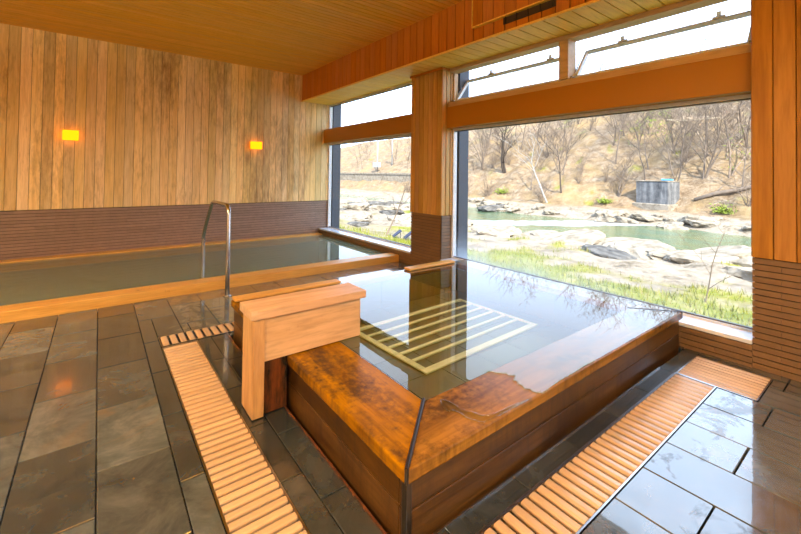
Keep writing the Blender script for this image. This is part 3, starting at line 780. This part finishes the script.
TP = [proto(tree_mb(s, 6.5, (R2.uniform(-.15,.15), R2.uniform(-.15,.15)), 4, .075, .5, .2, st, 5, .013)[0], M[mt]) for s, st, mt in ((1,1,'bark_grey'),(2,2,'bark_tan'),(3,1,'bark_tan'),(4,3,'bark_grey'),(5,1,'bark_grey'))]
SP = [proto(tree_mb(s, 2.2, (0,0), 3, .03, .5, .1, 6, 3, .011)[0], M[mt]) for s, mt in ((11,'bark_tan'),(12,'bark_grey'),(13,'bark_tan'))]
# trees that stand out
bt = tree_mb(31, 5.6, (-.30, .10), 3, .13, .45, .6, 1, 3, .02)[0]
put_tree(proto(bt, M['bark_pale']), 37.3, 23.1, 1.0, 0, 'pale leaning trunk with few branches above the far rocks')
put_tree(proto(tree_mb(41, 6.2, (-.25,.2), 4, .17, .6, .2, 2, 4, .022)[0], M['bark_dark']), 43.3, 33.2, 1.0, .4, 'big dark forked bare tree uphill from the pale leaning trunk')
put_tree(proto(tree_mb(42, 5.4, (.08,0), 4, .10, .4, .3, 1, 4, .018)[0], M['bark_dark']), 38.4, 22.2, 1.0, 1.1, 'slim dark upright bare tree just beside the pale leaning trunk')
put_tree(proto(tree_mb(43, 3.6, (.1,.1), 4, .07, .6, .15, 3, 4, .014)[0], M['bark_grey']), 39.2, 16.9, 1.0, .2, 'low spreading bare tree close beside the concrete block')
put_tree(proto(tree_mb(44, 9.0, (-.05,.06), 4, .12, .4, .45, 1, 3, .02)[0], M['bark_grey']), 45.6, 11.7, 1.0, 2.2, 'tall thin grey bare tree high on the slope beyond the log')
def leafy(seed, x, y, h, label, leafm, n, s, size):
    mb, tips = tree_mb(seed, h, (0,0), 3, .08, .5, .35, 1, 4, .02)
    e = empty('leafy_tree', (x, y, height(x, y)), label, 'tree')
    mb.build('trunk', M['bark_grey'], e); leaves_mb(tips, seed, n, s, size).build('foliage', M[leafm], e)
leafy(51, 43.6, 15.9, 4.6, 'small tree in fresh yellow green leaf on the slope above the concrete block', 'leaf_green', 9, .45, .12)
leafy(52, 40.9, 8.2, 3.2, 'thin sapling with a few green leaves beyond the fallen log', 'leaf_green', 4, .3, .08)
def bush(seed, x, y, r, label, leafm):
    R = random.Random(seed); mb = MB(); z = height(x, y)
    e = empty('green_bush', (x, y, z), label, 'bush')
    for k in range(420):
        u = Vector((R.gauss(0,.5), R.gauss(0,.5), abs(R.gauss(0,.36)))); c = u*r
        w = Vector((R.gauss(0,1), R.gauss(0,1), R.gauss(0,1))).normalized()*.10; v = w.orthogonal()*.7
        mb.add([c-w, c+v*.5, c+w, c-v*.5], [(0,1,2,3)])
    mb.build('foliage', M[leafm], e)
    s = MB()
    for k in range(6):
        a = R.uniform(0, 6.28); s.tube([(0,0,-.1),(math.cos(a)*r*.3,math.sin(a)*r*.3,r*.5)], [.02,.008], 4)
    s.build('stems', M['bark_tan'], e)
bush(61, 38.3, 8.7, .75, 'small bright green bush by the far bank below the fallen log', 'leaf_green')
bush(62, 38.9, 30.2, .7, 'dull yellow green bush low on the slope under the big forked tree', 'leaf_green')
bush(63, 38.0, 17.6, .55, 'little green bush between the far rocks and the low spreading tree', 'leaf_green')
# the rest of the wood
spots = [(53.06,44.11),(42.09,9.27),(51.8,15.18),(50.58,21.47),(39.49,26.66),(42.09,11.0),(44.69,26.41),(41.59,12.9),(55.44,13.16),(43.98,19.26),(54.13,24.07),(59.57,27.81),(50.17,20.94),(44.69,10.03),(48.02,21.27),(48.02,18.51),(54.78,39.91),(56.33,15.17),(45.77,39.1),(47.83,29.47),(50.78,9.45),(51.39,18.78),(41.59,23.9),(45.77,26.64),(44.33,12.99),(53.06,34.75),(49.58,35.29),(43.98,37.75),(40.45,12.49),(41.59,15.49),(57.93,28.24),(48.79,13.84),(47.07,9.07),(49.18,42.36),(48.02,36.91),(46.51,8.0),(50.98,33.18),(51.6,44.7),(46.51,14.6),(63.25,55.23),(47.83,59.79),(46.32,62.36),(45.77,74.91),(44.87,56.08),(48.99,76.23),(50.38,67.07),(45.23,72.3),(44.51,52.16),(60.29,75.5),(62,48),(66,40),(68,30),(66,20),(64,12),(70,55),(72,24),(70,14),(43,47),(45,50),(60,21)]
R4 = random.Random(9)
for i, (x, y) in enumerate(spots):
    k = R4.randrange(5)
    put_tree(TP[k], x, y, R4.uniform(.62, 1.15), R4.uniform(0, 6.28), 'bare thin tree in the leafless wood covering the far hillside', group='leafless trees on the hillside')
for i in range(70):
    y = R4.uniform(2, 50); x = lerp_poly(FAR, y) + R4.uniform(5, 26)
    if 36 < x < 41 and 11 < y < 17: continue
    put_tree(SP[R4.randrange(3)], x, y, R4.uniform(.6, 1.25), R4.uniform(0, 6.28), 'dry leafless shrub in the undergrowth of the far hillside', 'shrub', 'bare_shrub', 'leafless shrubs on the hillside')
# saplings near the windows
put_tree(proto(tree_mb(71, 1.75, (.0,-.22), 3, .016, .5, .3, 1, 2, .004)[0], M['bark_grey']), 9.8, 2.6, 1.0, 0, 'slender bare sapling in the grass just outside the big window', 'sapling', 'sapling')
put_tree(proto(tree_mb(72, 2.6, (.25,-.25), 3, .035, .6, .3, 1, 3, .007)[0], M['bark_tan']), 8.9, 12.6, 1.0, 0, 'leaning bare sapling seen through the small far window', 'sapling', 'sapling')
# fallen log
m = MB(); m.tube([(39.3,10.9,height(39.3,10.9)+.12),(39.9,9.6,height(39.9,9.6)+.26),(40.2,8.2,height(40.2,8.2)+.22),(40.8,6.6,height(40.8,6.6)+.25)], [.15,.17,.15,.10], 10)
m.tube([(39.9,9.6,height(39.9,9.6)+.3),(40.2,9.2,height(40.2,9.2)+.8)], [.06,.03], 6)
tag(m.build('fallen_log', M['bark_grey']), 'grey fallen log lying on the slope to one side of the concrete block', 'log')
# concrete block on the far bank
t = NT('weathered concrete'); co = t.coord(); n1 = t.noise(t.mapping(co, (3, 3, .35)), 1.0, 6, .6); n2 = t.noise(co, 2, 6, .6)
t.pbr(t.ramp(t.math('ADD', t.math('MULTIPLY', n1, .6), t.math('MULTIPLY', n2, .4)), [(.38, (.06,.062,.066)), (.52, (.13,.13,.135)), (.66, (.22,.22,.22))]), .9, 0, t.bump(n2, .3, .05), .1)
M['concrete'] = t.m
cb = empty('concrete_block', (39.2, 13.6, height(38.6, 13.6)), 'weathered grey concrete block standing on the far riverbank', 'concrete block')
cb.rotation_euler.z = math.radians(-10)
MB().box(-.9, .9, -1.36, 1.36, -.4, 2.02).build('block', M['concrete'], cb, bevel=.05)
MB().box(-.95, .95, -1.40, 1.40, 2.025, 2.13).build('capping', M['rock_pale'], cb, bevel=.03)
MB().box(-1.25, .9, -1.6, 1.5, -.5, .12).build('footing', M['rock_pale'], cb, bevel=.06)
M['tarp'] = plain('blue sheet', (.05,.30,.55), .6)
m = MB(); m.box(38.5, 39.0, 12.3, 13.1, 0, .14); zt = height(38.6, 13.6)+2.135
m.v = [(a, b, c+zt) for a, b, c in m.v]; tag(m.build('folded_tarp', M['tarp'], bevel=.05), 'small bright blue folded sheet on top of the concrete block', 'sheet')
# road wall and utility poles seen through the small far window
rw = empty('road_wall', (41.5, 60, -.4), 'long pale concrete wall across the river in the small far window', 'wall', kind='thing')
part(MB().box(41.2, 41.7, 43, 84, -1.6, 1.45), 'wall_face', M['rock_pale'], rw); part(MB().box(41.05, 41.8, 43, 84, 1.455, 1.75), 'coping', M['rock_pale'], rw)
M['white_paint'] = plain('white paint', (.28,.28,.28), .5)
def pole(x, y, h, label, box):
    z = height(x, y); e = empty('utility_pole', (x, y, z), label, 'utility pole')
    MB().tube([(0,0,-.4),(0,0,h)], [.16,.11], 10).build('pole', M['white_paint'], e)
    MB().box(-.05, .05, -.9, .9, h-.7, h-.58).build('crossarm', M['white_paint'], e)
    if box: MB().box(-.55, -.17, -1.4, .9, .9, 1.9).build('equipment_box', M['white_paint'], e)
pole(44.2, 65.0, 9.0, 'white utility pole carrying a wide white box above the road wall', True)
pole(46.0, 62.5, 7.0, 'plain white utility pole without a box behind the road wall', False)
# blue panels on the grass
M['blue'] = plain('dark blue panel', (.012,.018,.05), .8)
for i, (x, y) in enumerate(((9.05, 12.02), (9.32, 11.66))):
    e = empty('blue_panel', (x, y, height(x, y)), ('dark blue tilted panel on the grass outside the small window, nearer the back wall', 'dark blue tilted panel on the grass outside the small window, nearer the column')[i], 'panel', 'blue panels on the grass')
    e.rotation_euler.z = math.radians(-28)
    o = MB().box(-.02, .02, -.17, .17, .0, .40).build('panel_face', M['blue'], e); o.location = (-.1, 0, .05); o.rotation_euler.y = math.radians(52)
    o = MB().tube([(.20, 0, -.06), (.19, 0, .27)], .015, 8).build('stand', M['frame_dark'], e)

# ------------------------------------------------------------------ light
w = bpy.data.worlds.new('bright hazy sky'); bpy.context.scene.world = w; w.use_nodes = True
nt = w.node_tree; bg = nt.nodes['Background']; bg.inputs[0].default_value = (.60, .745, 1.0, 1); bg.inputs[1].default_value = 4.6
s = bpy.data.lights.new('sun', 'SUN'); s.energy = 14.5; s.angle = math.radians(1.5); s.color = (1.0, .92, .79)
so = bpy.data.objects.new('sun', s); C.objects.link(so); so.rotation_euler = Vector((.35, .72, -.66)).to_track_quat('-Z', 'Y').to_euler()

# ------------------------------------------------------------------ camera
F, CY, yaw, pitch, roll = 391.66, 167.94, .656119, .017366, -.013173
f = Vector((math.sin(yaw)*math.cos(pitch), math.cos(yaw)*math.cos(pitch), math.sin(pitch)))
r = Vector((math.cos(yaw), -math.sin(yaw), 0)); d = f.cross(r)
r2 = r*math.cos(roll)+d*math.sin(roll); d2 = -r*math.sin(roll)+d*math.cos(roll)
cam = bpy.data.cameras.new('camera'); co = bpy.data.objects.new('camera', cam); C.objects.link(co)
mat = Matrix(((r2.x, -d2.x, -f.x, 0), (r2.y, -d2.y, -f.y, 0), (r2.z, -d2.z, -f.z, 1.42), (0, 0, 0, 1)))
co.matrix_world = mat
cam.sensor_width = 36; cam.sensor_fit = 'HORIZONTAL'; cam.lens = F/801*36; cam.shift_y = -(267-CY)/801; cam.clip_start = .05; cam.clip_end = 500
sc = bpy.context.scene; sc.camera = co
sc.view_settings.view_transform = 'Standard'; sc.view_settings.look = 'None'; sc.view_settings.gamma = 1; sc.view_settings.use_curve_mapping = False
sc.view_settings.exposure = 0.0
sc.cycles.max_bounces = 12; sc.cycles.diffuse_bounces = 5; sc.cycles.glossy_bounces = 5; sc.cycles.transparent_max_bounces = 16
sc.cycles.caustics_reflective = False; sc.cycles.sample_clamp_indirect = 6.0; sc.cycles.use_denoising = True
